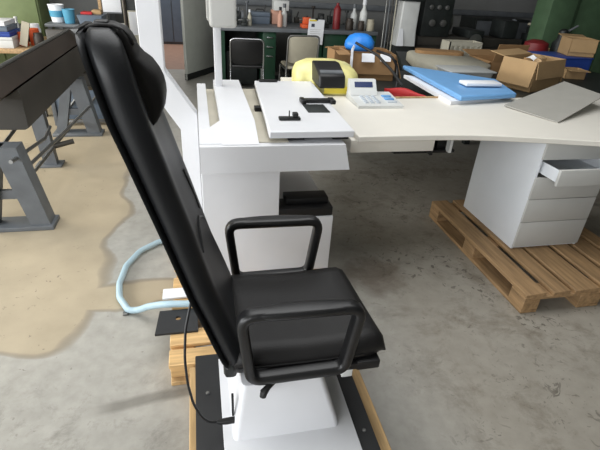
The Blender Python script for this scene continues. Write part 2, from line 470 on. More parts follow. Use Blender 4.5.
for y0 in (1.58, 2.085, 2.57):
    mb = MB(); board(mb, 1.63, 2.53, y0, y0+.12, .086, .104); mb.build('stringer_board', 'palletdark', P3)
    for x0, w in ((1.63, .1), (1.985, .14), (2.43, .1)):
        mb = MB(); board(mb, x0, x0+w, y0, y0+.12, .02, .086); mb.build('block', 'palletdark', P3)
for x0, w in ((1.63, .1), (1.985, .14), (2.43, .1)):
    mb = MB(); board(mb, x0, x0+w, 1.58, 2.69, 0, .02); mb.build('runner', 'palletdark', P3)

# ------------------------------------------------------------------ examination unit (white stand with tables)
U = thing('examination_unit', 'white examination unit with bent column, sliding tabletop and lamp post behind the chair', 'medical unit', (.2, 2.2, .121))
mb = MB().poly([(-.012, 1.96, .122), (.645, 1.96, .122), (.645, 1.96, .452), (.358, 1.96, .452), (.358, 1.96, .712), (-.012, 1.96, .712)], (0, .62, 0))
cb_ = mb.build('cabinet_body', 'white', U)
bv = cb_.modifiers.new('b', 'BEVEL'); bv.width = .004; bv.segments = 2
mb = MB(); mb.box(.359, .64, 1.965, 2.09, .453, .502, bev=.004); mb.box(.40, .625, 2.01, 2.10, .503, .536, bev=.004)
mb.build('instrument_tray', 'black', U)
# table body with slanted right end
mb = MB().poly([(-.012, 1.952, .7125), (.70, 1.952, .7125), (.668, 1.952, .84), (-.012, 1.952, .84)], (0, 1.093, 0))
mb.build('table_body', 'white', U)
# console: raised slab whose front slopes down to the fascia
mb = MB()
mb.poly([(.092, 2.16, .84), (.092, 3.05, .84), (.092, 3.05, .9), (.092, 2.16, .9), (.092, 1.974, .842)], (.165, 0, 0))
mb.build('console', 'white', U)
mb = MB()
mb.poly([(-.012, 1.988, .84), (.092, 1.988, .84), (.092, 2.16, .84), (-.012, 2.05, .84)], (0, 0, .004))
# triangular chamfer left of the console
a = [mb.bm.verts.new(v) for v in ((-.012,1.987,.842), (.092,1.987,.842), (.092,2.16,.90), (-.012,2.03,.875))]
mb.bm.faces.new(a)
b_ = [mb.bm.verts.new(v) for v in ((-.012,2.03,.842), (.092,2.16,.842))]
mb.bm.faces.new((a[3], a[2], b_[1], b_[0]))
mb.bm.faces.new((a[0], a[3], b_[0]))
mb.build('chamfer', 'white', U)
mb = MB().poly([(-.012, 2.08, .84), (-.012, 3.0, .84), (-.012, 2.96, .895), (-.012, 2.10, .880)], (.052, 0, 0))
mb.build('channel_rim', 'white', U)
B(.018, .092, 2.06, 3.02, .8402, .846).build('channel_floor', 'beige', U)
B(.258, .40, 2.0, 3.04, .8402, .845).build('slide_rail', 'beige', U)
mb = MB()
for x, y in ((.40, 2.02), (.62, 2.02), (.30, 2.5)): mb.box(x, x+.08, y, y+.05, .845, .867)
mb.box(.36, .7, 2.06, 2.98, .8455, .866)
mb.build('slide_carriage', 'black', U)
# sliding top slab
sl = MB().poly([(.305, 1.98, .866), (.715, 1.98, .866), (.745, 3.04, .866), (.36, 3.04, .866)], (0, 0, .033)).build('sliding_top', 'white', U)
bv = sl.modifiers.new('b', 'BEVEL'); bv.width = .005; bv.segments = 2
mb = MB(); mb.box(.378, .485, 2.145, 2.18, .9002, .914, bev=.003); mb.box(.448, .474, 2.15, 2.185, .914, .934, bev=.004); mb.tube([(.43,2.165,.914),(.43,2.165,.945)], .003, 6)
mb.build('clamp', 'black', sl)
mb = MB(); mb.box(.555, .745, 2.47, 2.515, .9002, .92, bev=.006); mb.box(.553, .58, 2.44, 2.52, .9002, .924, bev=.005); mb.box(.72, .75, 2.44, 2.52, .9002, .924, bev=.005)
mb.build('handle_bar', 'black', sl)
B(.555, .675, 2.285, 2.44, .9002, .9035, bev=.002).build('recess_plate', 'machine', sl)
B(.385, .505, 2.99, 3.03, .9002, .912, bev=.003).build('back_clamp', 'black', sl)
# lamp post with head box
B(.098, .142, 2.86, 2.90, .846, 1.30, bev=.004).build('post', 'white', U)
B(.092, .148, 2.854, 2.906, .847, .862, bev=.004).build('post_collar', 'steel', U)
mb = MB(); mb.box(.075, .225, 2.74, 2.95, 1.245, 1.95, bev=.018, seg=4); mb.box(.064, .074, 2.76, 2.93, 1.28, 1.95)
mb.build('post_head', 'greywhite', U)
# bent column on the left
y0, y1 = 2.36, 2.46
mb = MB().poly([(-.105, y0, .123), (-.016, y0, .123), (-.016, y0, .865), (-.160, y0, 1.085), (-.150, y0, 2.2), (-.262, y0, 2.2), (-.262, y0, 1.04), (-.105, y0, .79)], (0, y1-y0, 0))
cl = mb.build('bent_column', 'white', U)
bv = cl.modifiers.new('b', 'BEVEL'); bv.width = .004; bv.segments = 2
# foot plate with a hole
bm_ = MB()
o = [(-.247, 1.555), (-.062, 1.555), (-.062, 1.71), (-.235, 1.71)]
hx, hy, r = -.15, 1.65, .013
inner = [(hx+r*math.cos(a), hy+r*math.sin(a)) for a in [PI*2*i/16-PI*.75 for i in range(16)]]
outer = []
for i in range(16):
    k, f = divmod(i, 4); a, b = o[k], o[(k+1) % 4]; f = f/4
    outer.append((a[0]+(b[0]-a[0])*f, a[1]+(b[1]-a[1])*f))
outer = [outer[i] for i in range(16)]
rings = []
for z in (.122, .132):
    rings.append([[bm_.bm.verts.new((x, y, z)) for x, y in outer], [bm_.bm.verts.new((x, y, z)) for x, y in inner]])
for i in range(16):
    j = (i+1) % 16
    for q in (0, 1): bm_.bm.faces.new((rings[q][0][i], rings[q][0][j], rings[q][1][j], rings[q][1][i]))
    bm_.bm.faces.new((rings[0][0][i], rings[0][0][j], rings[1][0][j], rings[1][0][i]))
    bm_.bm.faces.new((rings[0][1][i], rings[0][1][j], rings[1][1][j], rings[1][1][i]))
bm_.build('foot_plate', 'blacksteel', U)
B(-.228, -.02, 1.80, 1.875, .122, .134, bev=.003).build('foot_pad', 'paper', U)

# hose on the floor
pts = [(-.005, 1.722, .150), (-.11, 1.724, .150), (-.215, 1.738, .149), (-.30, 1.815, .08), (-.36, 1.86, .026), (-.405, 1.87, .022), (-.462, 1.98, .022), (-.478, 2.10, .022), (-.462, 2.27, .022), (-.40, 2.42, .022), (-.30, 2.51, .022), (-.20, 2.55, .022), (-.07, 2.56, .03)]
hz = MB().tube(round_path(pts, .12, 5, False), .0165, 12).build('hose', 'hose', None, ang=80)
tag(hz, 'pale blue plastic hose looping over the floor behind the chair back', 'hose')
B(-.433, -.408, 1.855, 1.885, .0, .012, bev=.003).build('hose_clip', 'steel', hz)

# ------------------------------------------------------------------ desk
D = thing('desk', 'long cream white desktop with a curved front edge joined to the examination unit', 'desk', (1.8, 2.4, 0))
front = [(.765, 2.05), (1.0, 2.058), (1.2, 2.06), (1.38, 2.053), (1.52, 2.035), (1.66, 2.008), (1.85, 1.97), (2.07, 1.92), (2.35, 1.84), (2.7, 1.72), (3.2, 1.5)]
mb = MB().poly([(x, y, .815) for x, y in front]+[(3.2, 2.84, .815), (1.22, 2.84, .815), (1.2, 3.42, .815), (.60, 3.42, .815), (.60, 3.06, .815), (.765, 3.06, .815)], (0, 0, .03))
dt = mb.build('desktop', 'cream', D)
bv = dt.modifiers.new('b', 'BEVEL'); bv.width = .004; bv.segments = 2; bv.limit_method = 'ANGLE'
B(.74, 1.205, 2.085, 2.5, .748, .8145, bev=.003).build('under_desk_box', 'cream', D)
mb = MB(); mb.box(1.03, 1.40, 2.19, 2.55, .695, .712, bev=.003); mb.box(1.21, 1.225, 2.12, 2.5, .71, .815); mb.box(1.30, 1.40, 2.22, 2.5, .712, .80)
mb.build('cable_tray', 'black', D)
B(1.345, 1.36, 2.16, 2.2, .705, .815).build('tray_bracket', 'whitebox', D)
for x, y in ((3.1, 1.65), (3.1, 2.75)):
    B(x-.02, x+.02, y-.02, y+.02, 0, .815, bev=.003).build('leg', 'steel', D)

# drawer pedestal
C = thing('drawer_pedestal', 'white four drawer pedestal standing on the wooden pallet with its second drawer pulled out', 'cabinet', (2.06, 2.28, .127))
mb = MB(); mb.box(1.825, 1.842, 2.012, 2.585, .128, .812, bev=.003); mb.box(2.275, 2.292, 2.012, 2.585, .128, .812, bev=.003)
mb.box(1.842, 2.275, 2.57, 2.585, .128, .812); mb.box(1.852, 2.275, 2.02, 2.545, .128, .142); mb.box(1.852, 2.275, 2.02, 2.545, .80, .812)
mb.build('carcass', 'sidewhite', C)
for z0, z1 in ((.145, .3155), (.319, .4665), (.47, .605), (.712, .81)):
    B(1.828, 2.29, 1.999, 2.017, z0, z1, bev=.003).box(1.87, 2.26, 2.0175, 2.5, z0+.01, z1-.02).build('drawer', 'greywhite', C)
dr = B(1.84, 2.29, 1.86, 1.879, .615, .708, bev=.003).build('drawer', 'greywhite', C)
mb = MB(); mb.box(1.862, 1.87, 1.879, 2.33, .63, .692); mb.box(2.262, 2.27, 1.879, 2.33, .63, .692); mb.box(1.862, 2.27, 2.32, 2.33, .63, .692); mb.box(1.862, 2.27, 1.879, 2.33, .625, .632)
mb.build('drawer_tray', 'sidewhite', dr)

# ------------------------------------------------------------------ things on the desk
# telephone
T = thing('desk_calculator', 'white desk calculator with tilted dark display and blue keys on the desk', 'calculator', (1.03, 2.66, .846))
mb = MB().poly([(.93, 2.56, .8455), (.93, 2.82, .8455), (.93, 2.82, .885), (.93, 2.56, .862)], (.29, 0, 0)); mb.build('keypad_base', 'whitebox', T)
mb = MB().poly([(.935, 2.74, .88), (.935, 2.83, .88), (.935, 2.83, .965), (.935, 2.80, .965)], (.175, 0, 0))
pd = mb.build('display_housing', 'whitebox', T)
def tilt_quad(x0, x1, t0, t1, off=.002):
    a, b = Vector((0, 2.74, .88)), Vector((0, 2.80, .965)); n = Vector((0, -.817, .577))
    p, q = a+(b-a)*t0+n*off, a+(b-a)*t1+n*off
    return [(x0, p.y, p.z), (x1, p.y, p.z), (x1, q.y, q.z), (x0, q.y, q.z)]
mb = MB().poly(tilt_quad(.965, 1.085, .5, .85), (0, .002, -.001)); mb.build('display', 'lcd', pd)
def zt(y): return .862+(y-2.56)/.26*.023
for i in range(5):
    for j in range(3):
        x, y = .985+j*.038, 2.6+i*.027
        B(x, x+.022, y, y+.017, zt(y)-.002, zt(y)+.009, bev=.002).build('key', 'greykey', T)
for j in range(3):
    x, y = 1.135, 2.61+j*.05
    B(x, x+.06, y, y+.03, zt(y)-.002, zt(y)+.009, bev=.002).build('key', 'blue' if j else 'greykey', T)

# yellow wrapped device with black panel
Yb = thing('wrapped_device', 'pale yellow rounded device cover with a black slanted panel, behind the sliding tabletop', 'device', (.87, 3.1, .846))
o = [(.775, 2.865), (.985, 2.865), (1.06, 2.98), (1.09, 3.2), (1.0, 3.38), (.74, 3.38), (.645, 3.24), (.65, 3.09), (.765, 3.075)]
rings = []
for z, sc, dy in ((.846, .97, 0), (.86, 1.0, 0), (.93, .99, .0), (.955, .96, .012), (.98, .88, .03), (.998, .72, .04), (1.006, .5, .04), (1.009, .2, .04)):
    rings.append([((p.x-.87)*sc+.87+.006*math.sin(9*i+z*60)*.6, (p.y-3.13)*sc+3.13+dy, z) for i, p in enumerate(round_path([(x, y, 0) for x, y in o], .09, 4))])
sh = MB().loft(rings).build('cover', 'yellow', Yb, ang=80)
B(.79, .97, 2.857, 2.866, .86, .905, bev=.004).build('front_strip', 'yellow2', Yb)
mb = MB().poly([(.752, 2.842, .895), (.752, 2.86, .975), (.752, 3.02, 1.028), (.752, 3.1, 1.025), (.752, 3.06, .9)], (.175, 0, 0)); kb = mb.build('panel', 'black', Yb)
bv = kb.modifiers.new('b', 'BEVEL'); bv.width = .012; bv.segments = 2
mb = MB().box(.765, .83, 2.865, 2.885, .915, .945, bev=.002); mb.build('slot', 'machine', kb)
mb = MB().box(.85, .905, 2.865, 2.885, .915, .945, bev=.002); mb.build('slot', 'machine', kb)
mb = MB().poly([(.765, 2.88, .981), (.915, 2.88, .981), (.915, 2.91, .991), (.765, 2.91, .991)], (0, 0, .008)); mb.build('ridge', 'greypaint', kb)

# grey board leaning on the desk
def slab(name, corners, th, m, parent=None):
    a = [Vector(c) for c in corners]; n = (a[1]-a[0]).cross(a[2]-a[0]).normalized()
    if n.z < 0: n = -n
    return MB().poly([p-n*th for p in corners_v(corners)], n*th).build(name, m, parent)
def corners_v(c): return [Vector(p) for p in c]
gb = slab('grey_board', [(2.06, 2.235, .853), (1.94, 2.60, .857), (2.66, 2.96, .937), (2.66, 2.57, .930)], .006, 'greyplastic')
tag(gb, 'grey rectangular board propped at a tilt on the right of the desk', 'board')
bb = B(2.46, 2.64, 2.70, 2.82, .846, .89, bev=.004).build('black_case', 'black'); tag(bb, 'small black case under the tilted grey board', 'case')

# pencil-like wooden stick on the back desk edge
ps = MB().tube([(1.20, 2.80, .851), (1.40, 2.812, .851), (1.62, 2.82, .851)], .006, 6).build('wooden_stick', 'tanwood'); tag(ps, 'thin brown wooden stick along the back edge of the desk', 'stick')

# blue pad on white sheets
bp_ = slab('blue_pad', [(1.635, 2.63, .905), (2.10, 2.715, .905), (2.225, 3.16, .906), (1.655, 3.62, .914)], .034, 'blue')
tag(bp_, 'light blue flat padded folder lying behind the calculator', 'pad')
bv = bp_.modifiers.new('b', 'BEVEL'); bv.width = .010; bv.segments = 3
ws = slab('white_sheet', [(1.575, 2.635, .869), (2.03, 2.78, .869), (2.15, 3.1, .869), (1.60, 3.45, .869)], .0235, 'paper')
tag(ws, 'white sheet stack lying under the light blue padded folder', 'paper')

# ------------------------------------------------------------------ clutter table behind the desk
W = thing('work_table', 'dark work table behind the desk carrying cardboard boxes', 'table', (2.9, 4.2, 0))
MB().poly([(1.05, 3.0, .70), (4.3, 3.0, .70), (4.3, 5.5, .70), (2.4, 5.5, .70), (2.0, 4.3, .70), (1.05, 4.3, .70)], (0, 0, .04)).build('table_top', 'machine', W)
for x, y0_ in ((2.78, 4.2), (4.2, 5.4)):
    for y in (3.55, y0_): B(x, x+.06, y, y+.06, 0, .70).build('leg', 'machine', W)

def open_box(name, label, x, y, z, w, d, h, rz, m='card', flaps=(.6, .6, -.5, -.3), cat='box', group=None):
    t = thing(name, label, cat, (x, y, z), rz, group)
    mb = MB(); th = .006
    mb.box(-w/2, w/2, -d/2, -d/2+th, 0, h); mb.box(-w/2, w/2, d/2-th, d/2, 0, h)
    mb.box(-w/2, -w/2+th, -d/2, d/2, 0, h); mb.box(w/2-th, w/2, -d/2, d/2, 0, h); mb.box(-w/2, w/2, -d/2, d/2, 0, th)
    o = mb.build('box_body', m, None); o.parent = t
    for k, a in enumerate(flaps):
        if a is None: continue
        L_, wd = (w, d*.45) if k < 2 else (d, w*.45)
        mb = MB().box(-L_/2+.004, L_/2-.004, 0, wd, -.003, .003)
        f = mb.build('flap', m, None); f.parent = t
        rot = Matrix.Rotation(a, 4, 'X')
        yaw, px, py = ((PI, 0, -d/2), (0, 0, d/2), (PI/2, -w/2, 0), (-PI/2, w/2, 0))[k]
        f.matrix_local = Matrix.Translation((px, py, h)) @ Matrix.Rotation(yaw, 4, 'Z') @ rot
    return t

# soft beige padded slab with brown sheet and grey bin on top
o = [(2.10, 4.3), (2.16, 3.75), (2.42, 3.66), (2.8, 4.1), (2.86, 4.7), (2.6, 4.95), (2.25, 4.9)]
mb = MB().loft([[ (p.x, p.y, z) for p in round_path([((x-2.6)*s+2.6, (y-4.2)*s+4.2, 0) for x, y in o], .12, 5)] for z, s in ((.741,.96), (.755,1.0), (.83,1.0), (.848,.97))])
tag(mb.build('foam_slab', 'padbeige', ang=80), 'large rounded beige foam slab lying flat on the work table', 'slab')
mb = MB().loft([[ (p.x, p.y, z) for p in round_path([(2.26, 4.66, 0), (2.78, 4.55, 0), (2.80, 4.74, 0), (2.32, 4.86, 0)], .1, 4)] for z in (.849, .88)])
tag(mb.build('brown_cushion', 'card', ang=60), 'flat brown sheet pack on top of the beige foam slab', 'sheet')
t = thing('storage_bin', 'light grey plastic bin sitting before the beige foam slab', 'bin', (2.15, 3.5, .741))
mb = MB().loft([rring(1.99, 2.33, 3.40, 3.62, .741, .03), rring(1.97, 2.36, 3.38, 3.64, .90, .03)]); mb.build('bin_body', 'bingrey', t)
B(1.96, 2.37, 3.37, 3.65, .901, .916, bev=.006).build('lid', 'bingrey', t)
sb = B(1.80, 2.08, 2.86, 2.97, .914, .937, bev=.008).build('foam_block', 'paper'); tag(sb, 'small white rectangular block resting on the light blue pad', 'block')

bx1 = open_box('cardboard_box', 'open cardboard box nearest the grey tilted board, flaps out', 2.91, 3.66, .741, .46, .32, .25, math.radians(24), 'card2', (-1.42, .15, -1.40, -1.3), group=None)
bx2 = open_box('cardboard_box', 'open cardboard box with a raised brown flap beside the beige foam slab', 3.10, 4.50, .741, .36, .40, .10, math.radians(2), 'card', (1.3, .2, -.45, -.45))
# wads of packing in the near box
for i, (x, y, m) in enumerate(((2.79, 3.60, 'card'), (2.90, 3.68, 'paper'), (3.02, 3.73, 'card2'), (2.88, 3.56, 'tanwood'))):
    mb = MB(); r = bmesh.ops.create_icosphere(mb.bm, subdivisions=2, radius=.052)
    for v in r['verts']: v.co = v.co*(1+random.uniform(-.22, .18)) + Vector((x, y, .955))
    tag(mb.build('packing_paper', m, ang=25), ['crumpled brown paper at the left end of the open cardboard box', 'crumpled white paper in the middle of the open cardboard box', 'pale crumpled paper at the right end of the open cardboard box', 'tan crumpled paper behind the others in the open cardboard box'][i], 'paper', 'packing paper in the open box')
# slotted beige crate
t = thing('slotted_crate', 'small beige plastic crate with slots behind the beige foam slab', 'crate', (2.83, 5.05, .741))
mb = MB(); mb.box(2.82, 3.24, 5.0, 5.012, .741, .78); mb.box(2.82, 3.24, 5.0, 5.012, .89, .93)
for i in range(7): mb.box(2.82+i*.066, 2.845+i*.066, 5.0, 5.012, .78, .89)
mb.box(2.82, 3.24, 5.2, 5.212, .741, .93); mb.box(2.82, 2.832, 5.0, 5.21, .741, .93); mb.box(3.23, 3.24, 5.0, 5.21, .741, .93); mb.box(2.82, 3.24, 5.0, 5.21, .741, .75)
mb.build('crate_body', 'padbeige', t)
# long shallow tray of tan wood
t = thing('wooden_tray', 'long shallow tan wooden tray with metal pieces at the back of the work table', 'tray', (4.0, 5.2, .741))
mb = MB(); mb.box(3.75, 4.3, 5.10, 5.12, .741, .87); mb.box(3.75, 4.3, 5.36, 5.38, .741, .87); mb.box(3.75, 3.77, 5.1, 5.38, .741, .87); mb.box(4.28, 4.3, 5.1, 5.38, .741, .87); mb.box(3.75, 4.3, 5.1, 5.38, .741, .752)
mb.build('tray_body', 'tanwood', t)
# blue crate with tan box on top
t = thing('blue_crate', 'dark blue plastic crate among the cardboard boxes on the right', 'crate', (3.85, 4.4, .741))
mb = MB().box(3.62, 4.12, 4.3, 4.32, .741, .885).box(3.62, 4.12, 4.68, 4.70, .741, .885).box(3.62, 3.64, 4.3, 4.7, .741, .885).box(4.10, 4.12, 4.3, 4.7, .741, .885).box(3.62, 4.12, 4.3, 4.7, .741, .755)
mb.build('crate_body', 'navy', t); B(3.61, 4.13, 4.29, 4.71, .886, .90, bev=.004).build('lid', 'navy', t)
open_box('cardboard_box', 'tan cardboard box standing on the dark blue crate', 4.06, 4.50, .901, .27, .28, .17, math.radians(-18), 'card2', (-1.42, .1, None, -.2))
open_box('cardboard_box', 'small tan carton under the front of the dark blue crate', 3.72, 4.08, .741, .2, .16, .09, math.radians(-12), 'card2', (-.05, None, None, None))
mb = MB().lathe([(.05, 0), (.13, .01), (.145, .12), (.13, .22), (.06, .25), (.02, .25)], (3.90, 4.95, .741), 24)
tag(mb.build('red_container', 'darkred'), 'dark red round container behind the dark blue crate', 'container')
t = thing('hand_tool', 'dark machine part standing behind the tan box on the blue crate', 'machine part', (4.19, 4.92, .741))
MB().lathe([(.07, 0), (.09, .02), (.09, .22), (.05, .27), (.05, .36), (.02, .38)], (4.19, 4.92, .741), 16).build('body', 'machine', t)
MB().tube([(4.19, 4.92, 1.07), (4.27, 4.9, 1.12), (4.33, 4.89, 1.16)], .012, 8).build('lever', 'greypaint', t)

# carton with blue bag, papers and straps behind the yellow bag
cb = open_box('cardboard_box', 'brown cardboard carton with papers and a blue bag on it behind the calculator', 1.46, 4.02, .741, .46, .36, .215, math.radians(-6), 'card', (-1.42, -.1, None, -1.2))
rings = []
for z, s in ((.972, .9), (1.0, 1.05), (1.04, 1.0), (1.08, .78), (1.10, .45), (1.105, .15)):
    rings.append([(1.385+.13*s*(1+.05*math.sin(4*a)+.03*math.sin(9*a+z*40))*math.cos(a), 3.98+.12*s*(1+.05*math.sin(5*a))*math.sin(a), z) for a in [2*PI*j/26 for j in range(26)]])
tag(MB().loft(rings).build('blue_bag', 'bluebag', ang=80), 'bright blue rounded plastic bag on the brown carton', 'bag')
mb = MB().poly([(1.36, 3.80, .90), (1.47, 3.79, .90), (1.48, 3.835, .962), (1.37, 3.845, .962)], (0, .002, 0)); o = mb.build('document', 'paper'); tag(o, 'white paper label sheet on the brown carton beneath the blue bag', 'paper')
mb = MB().poly([(1.52, 3.785, .91), (1.61, 3.775, .91), (1.625, 3.82, .962), (1.53, 3.83, .962)], (0, .002, 0)); o = mb.build('document', 'paper'); tag(o, 'second white paper at the right end of the brown carton', 'paper')
cb2 = open_box('cardboard_box', 'narrow tan carton standing between the yellow bag and the brown carton', 1.155, 3.86, .741, .11, .2, .25, math.radians(3), 'card', (-.2, -.2, None, None))
mb = MB().tube(round_path([(1.255, 3.74, .745), (1.255, 3.76, .92), (1.265, 3.80, 1.0), (1.29, 3.83, 1.02)], .06, 4, False), 0, sec=rrect(.004, .022, .0018, 1), up=(0,1,0))
tag(mb.build('white_strap', 'paper'), 'white strap hanging down the front of the brown carton', 'strap')
for k, (pts, lb) in enumerate((([(1.29, 3.80, 1.05), (1.42, 3.6, .985), (1.48, 3.4, .90), (1.50, 3.25, .83)], 'black strap crossing the brown carton towards the calculator'), ([(1.46, 3.74, 1.0), (1.54, 3.60, .985), (1.60, 3.60, .90), (1.60, 3.56, .80), (1.57, 3.5, .752)], 'black strap curving off the right end of the brown carton'))):
    mb = MB().tube(round_path(pts, .1, 5, False), .011, 8); tag(mb.build('black_strap', 'black'), lb, 'strap', 'black straps')
mb = MB()
rings = []
for i in range(9):
    t = i/8; x, y = 1.36+.22*t, 3.22-.22*t; s = .35+.65*math.sin(PI*min(.95, max(.05, t)))
    rings.append([(x+.0, y+.035*s*math.cos(a), .79+.038*s*(1+.15*math.sin(3*a+i))*math.sin(a)+.01) for a in [2*PI*j/14 for j in range(14)]])
tag(MB().loft(rings).build('red_bag', 'red', ang=70), 'small red fabric bag behind the desk calculator', 'bag')
tb = B(1.30, 1.62, 3.03, 3.3, .741, .752, bev=.002).build('white_tray', 'whitebox'); tag(tb, 'flat white sheet under the red bag', 'sheet')

# ------------------------------------------------------------------ green workbench along the back wall
WB = thing('workbench', 'long dark green workbench with drawers along the back wall', 'workbench', (1.2, 6.9, 0))
B(.30, 2.50, 6.45, 7.35, .80, .85, bev=.006).build('bench_top', 'greypaint', WB)
for x0, x1 in ((.88, 1.06), (1.42, 1.72), (1.74, 2.06), (2.08, 2.5)):
    B(x0, x1, 6.50, 7.3, .08, .798, bev=.004).build('cabinet', 'green', WB)
for z in (.72, .60, .48):
    B(.93, 1.02, 6.475, 6.499, z, z+.014, bev=.003).build('handle', 'chrome', WB)
B(.33, .88, 7.28, 7.32, .08, .798).build('back_panel', 'machine', WB)
B(.32, .37, 6.5, 7.3, 0, .798).build('leg', 'green', WB)
mb = MB()
B(.88, 2.5, 6.55, 7.25, 0, .08).build('plinth', 'machine', WB)
B(.40, .84, 6.75, 7.25, .05, .5, bev=.01).build('shelf_block', 'machine', WB)

def chair(x, y, rz, label, mseat, mframe, w=.44, back_top=.80, back_bot=.52):
    t = thing('visitor_chair', label, 'chair', (x, y, 0), rz)
    hw = w/2
    def add(mb, n, m): o = mb.build(n, m, None, ang=60); o.parent = t; return o
    add(MB().box(-hw+.01, hw-.01, -.22, .2, .43, .465, bev=.014, seg=3), 'seat', mseat)
    # curved back panel: faces -y (seat is in front of it)
    rings = []
    for i in range(9):
        v = -1+2*i/8; yy = .20+.03*(1-v*v)
        rings.append([(v*(hw-.012), yy+q[0]+.06*(q[1])/(back_top-back_bot), (back_top+back_bot)/2+q[1]*(1-.12*abs(v)**6)) for q in rrect(.028, back_top-back_bot, .013, 3)])
    add(MB().loft(rings), 'backrest', mseat)
    path = round_path([(-hw, .19, .40), (-hw, .20, .5), (-hw, .245, back_top+.01), (hw, .245, back_top+.01), (hw, .20, .5), (hw, .19, .40)], .06, 5, False)
    add(MB().tube(path, .011, 10), 'back_frame', mframe)
    for sx in (-1, 1):
        add(MB().tube([(sx*hw, .19, .42), (sx*(hw+.01), .24, 0.0)], .011, 10), 'leg', mframe)
        add(MB().tube([(sx*hw, -.20, .42), (sx*(hw+.01), -.23, 0.0)], .011, 10), 'leg', mframe)
        add(MB().tube([(sx*hw, -.21, .42), (sx*hw, .2, .42)], .010, 8), 'side_rail', mframe)
    return t
chair(.62, 6.12, math.radians(180-4), 'black padded visitor chair with chrome frame before the bench knee space', 'vinyl', 'chrome', .41, .77, .47)
chair(1.30, 6.10, math.radians(180+2), 'beige shell visitor chair with metal legs before the green drawers', 'seatbeige', 'steel', .40, .83, .50)

# notice sheet hanging in front of the bench
mb = MB().poly([(1.475, 6.44, .675), (1.70, 6.44, .66), (1.71, 6.44, .975), (1.495, 6.44, .985)], (0, .003, 0))
pn = mb.build('notice_sheet', 'paper'); tag(pn, 'white notice sheet with small dark print hung at the bench edge', 'paper')
mb = MB().box(1.53, 1.575, 6.437, 6.4395, .885, .925); mb.build('printed_mark', 'ink', pn)
mb = MB()
for i in range(6): mb.box(1.515, 1.515+[.15,.13,.15,.1,.14,.08][i], 6.4375, 6.4395, .85-i*.025, .853-i*.025)
mb.build('printed_lines', 'greyplastic', pn)
B(1.50, 1.60, 6.436, 6.4395, .955, .975).build('yellow_note', 'yellow2', pn)
pc_ = B(1.58, 1.62, 6.436, 6.455, .965, 1.0, bev=.004)
o = pc_.build('bench_clip', 'machine', pn)

# ---- small things on the workbench
def lathe_thing(name, label, cat, prof, c, m, group=None, n=18):
    o = MB().lathe(prof, c, n).build(name, m); return tag(o, label, cat, group)
bottle = [(.03, 0), (.035, .01), (.035, .14), (.015, .18), (.015, .21), (.018, .212), (.018, .235), (.002, .236)]
can = [(.045, 0), (.05, .004), (.05, .16), (.045, .165), (.002, .166)]
jar = [(.04, 0), (.045, .01), (.045, .09), (.038, .10), (.038, .125), (.002, .126)]
def bot(x, y, label, m, prof=bottle, s=1.0, name='bottle', group=None, cap=None):
    o = lathe_thing(name, label, name.split('_')[-1], [(r*s, h*s) for r, h in prof], (x, y, .8505), m, group)
    if cap:
        r, h = prof[-1][0], prof[-1][1]
        MB().lathe([(.019*s, (h-.03)*s), (.019*s, (h+.012)*s), (.002, (h+.013)*s)], (x, y, .8505), 14).build('cap', cap, o)
    return o
bot(1.93, 6.62, 'tall dark red spray can on the green workbench', 'darkred', [(.05,0),(.052,.01),(.052,.25),(.03,.29),(.02,.30),(.02,.33),(.002,.332)], 1.0, 'spray_can')
bot(2.20, 6.70, 'white bottle with cap, left of the pair beyond the red spray can', 'whitebox', bottle, 1.3, 'bottle', None, 'greypaint')
bot(2.33, 6.66, 'larger white bottle, right of the pair beyond the red spray can', 'whitebox', bottle, 1.55, 'bottle', None, 'paper')
bot(2.10, 6.55, 'squat dark jar in front of the white bottles', 'darkbrown', jar, 1.2, 'jar', None)
bot(2.26, 6.52, 'brown jar before the larger white bottle', 'darkbrown', jar, 1.0, 'jar', None)
bot(2.40, 6.53, 'cream jar at the right end of the green workbench', 'seatbeige', jar, 1.2, 'jar', None)
bot(1.13, 6.62, 'slim pink bottle behind the beige chair', 'skin', bottle, 1.0, 'bottle', None, 'black')
bot(1.20, 6.70, 'pale bottle next to the slim pink bottle', 'whitebox', bottle, 1.15, 'bottle', None, 'greypaint')
bot(.72, 6.66, 'thin white bottle on the left half of the workbench', 'padbeige', bottle, .8, 'bottle', None, 'paper')
# orange drill press vise
t = thing('bench_vise', 'orange red bench vise on the green workbench', 'vise', (1.50, 6.62, .85))
B(1.43, 1.58, 6.55, 6.72, .8505, .90, bev=.01).build('base', 'orange', t); B(1.45, 1.56, 6.6, 6.68, .90, .985, bev=.012).build('jaw', 'orange', t)
MB().tube([(1.40, 6.64, .95), (1.62, 6.64, .95)], .012, 10).build('spindle', 'steel', t)
# grinder
t = thing('bench_grinder', 'dark bench grinder with two wheels on the left of the workbench', 'grinder', (.50, 6.75, .85))
MB().lathe([(.03,-.09),(.06,-.08),(.065,0),(.06,.08),(.03,.09)], (.50, 6.75, .96), 18, 'X').build('motor', 'machine', t)
for sx in (-1, 1): MB().lathe([(.02,-.014),(.075,-.014),(.075,.014),(.02,.014)], (.50+sx*.125, 6.75, .96), 22, 'X').build('wheel', 'greypaint', t)
B(.42, .58, 6.70, 6.80, .8505, .91, bev=.01).build('base', 'machine', t)
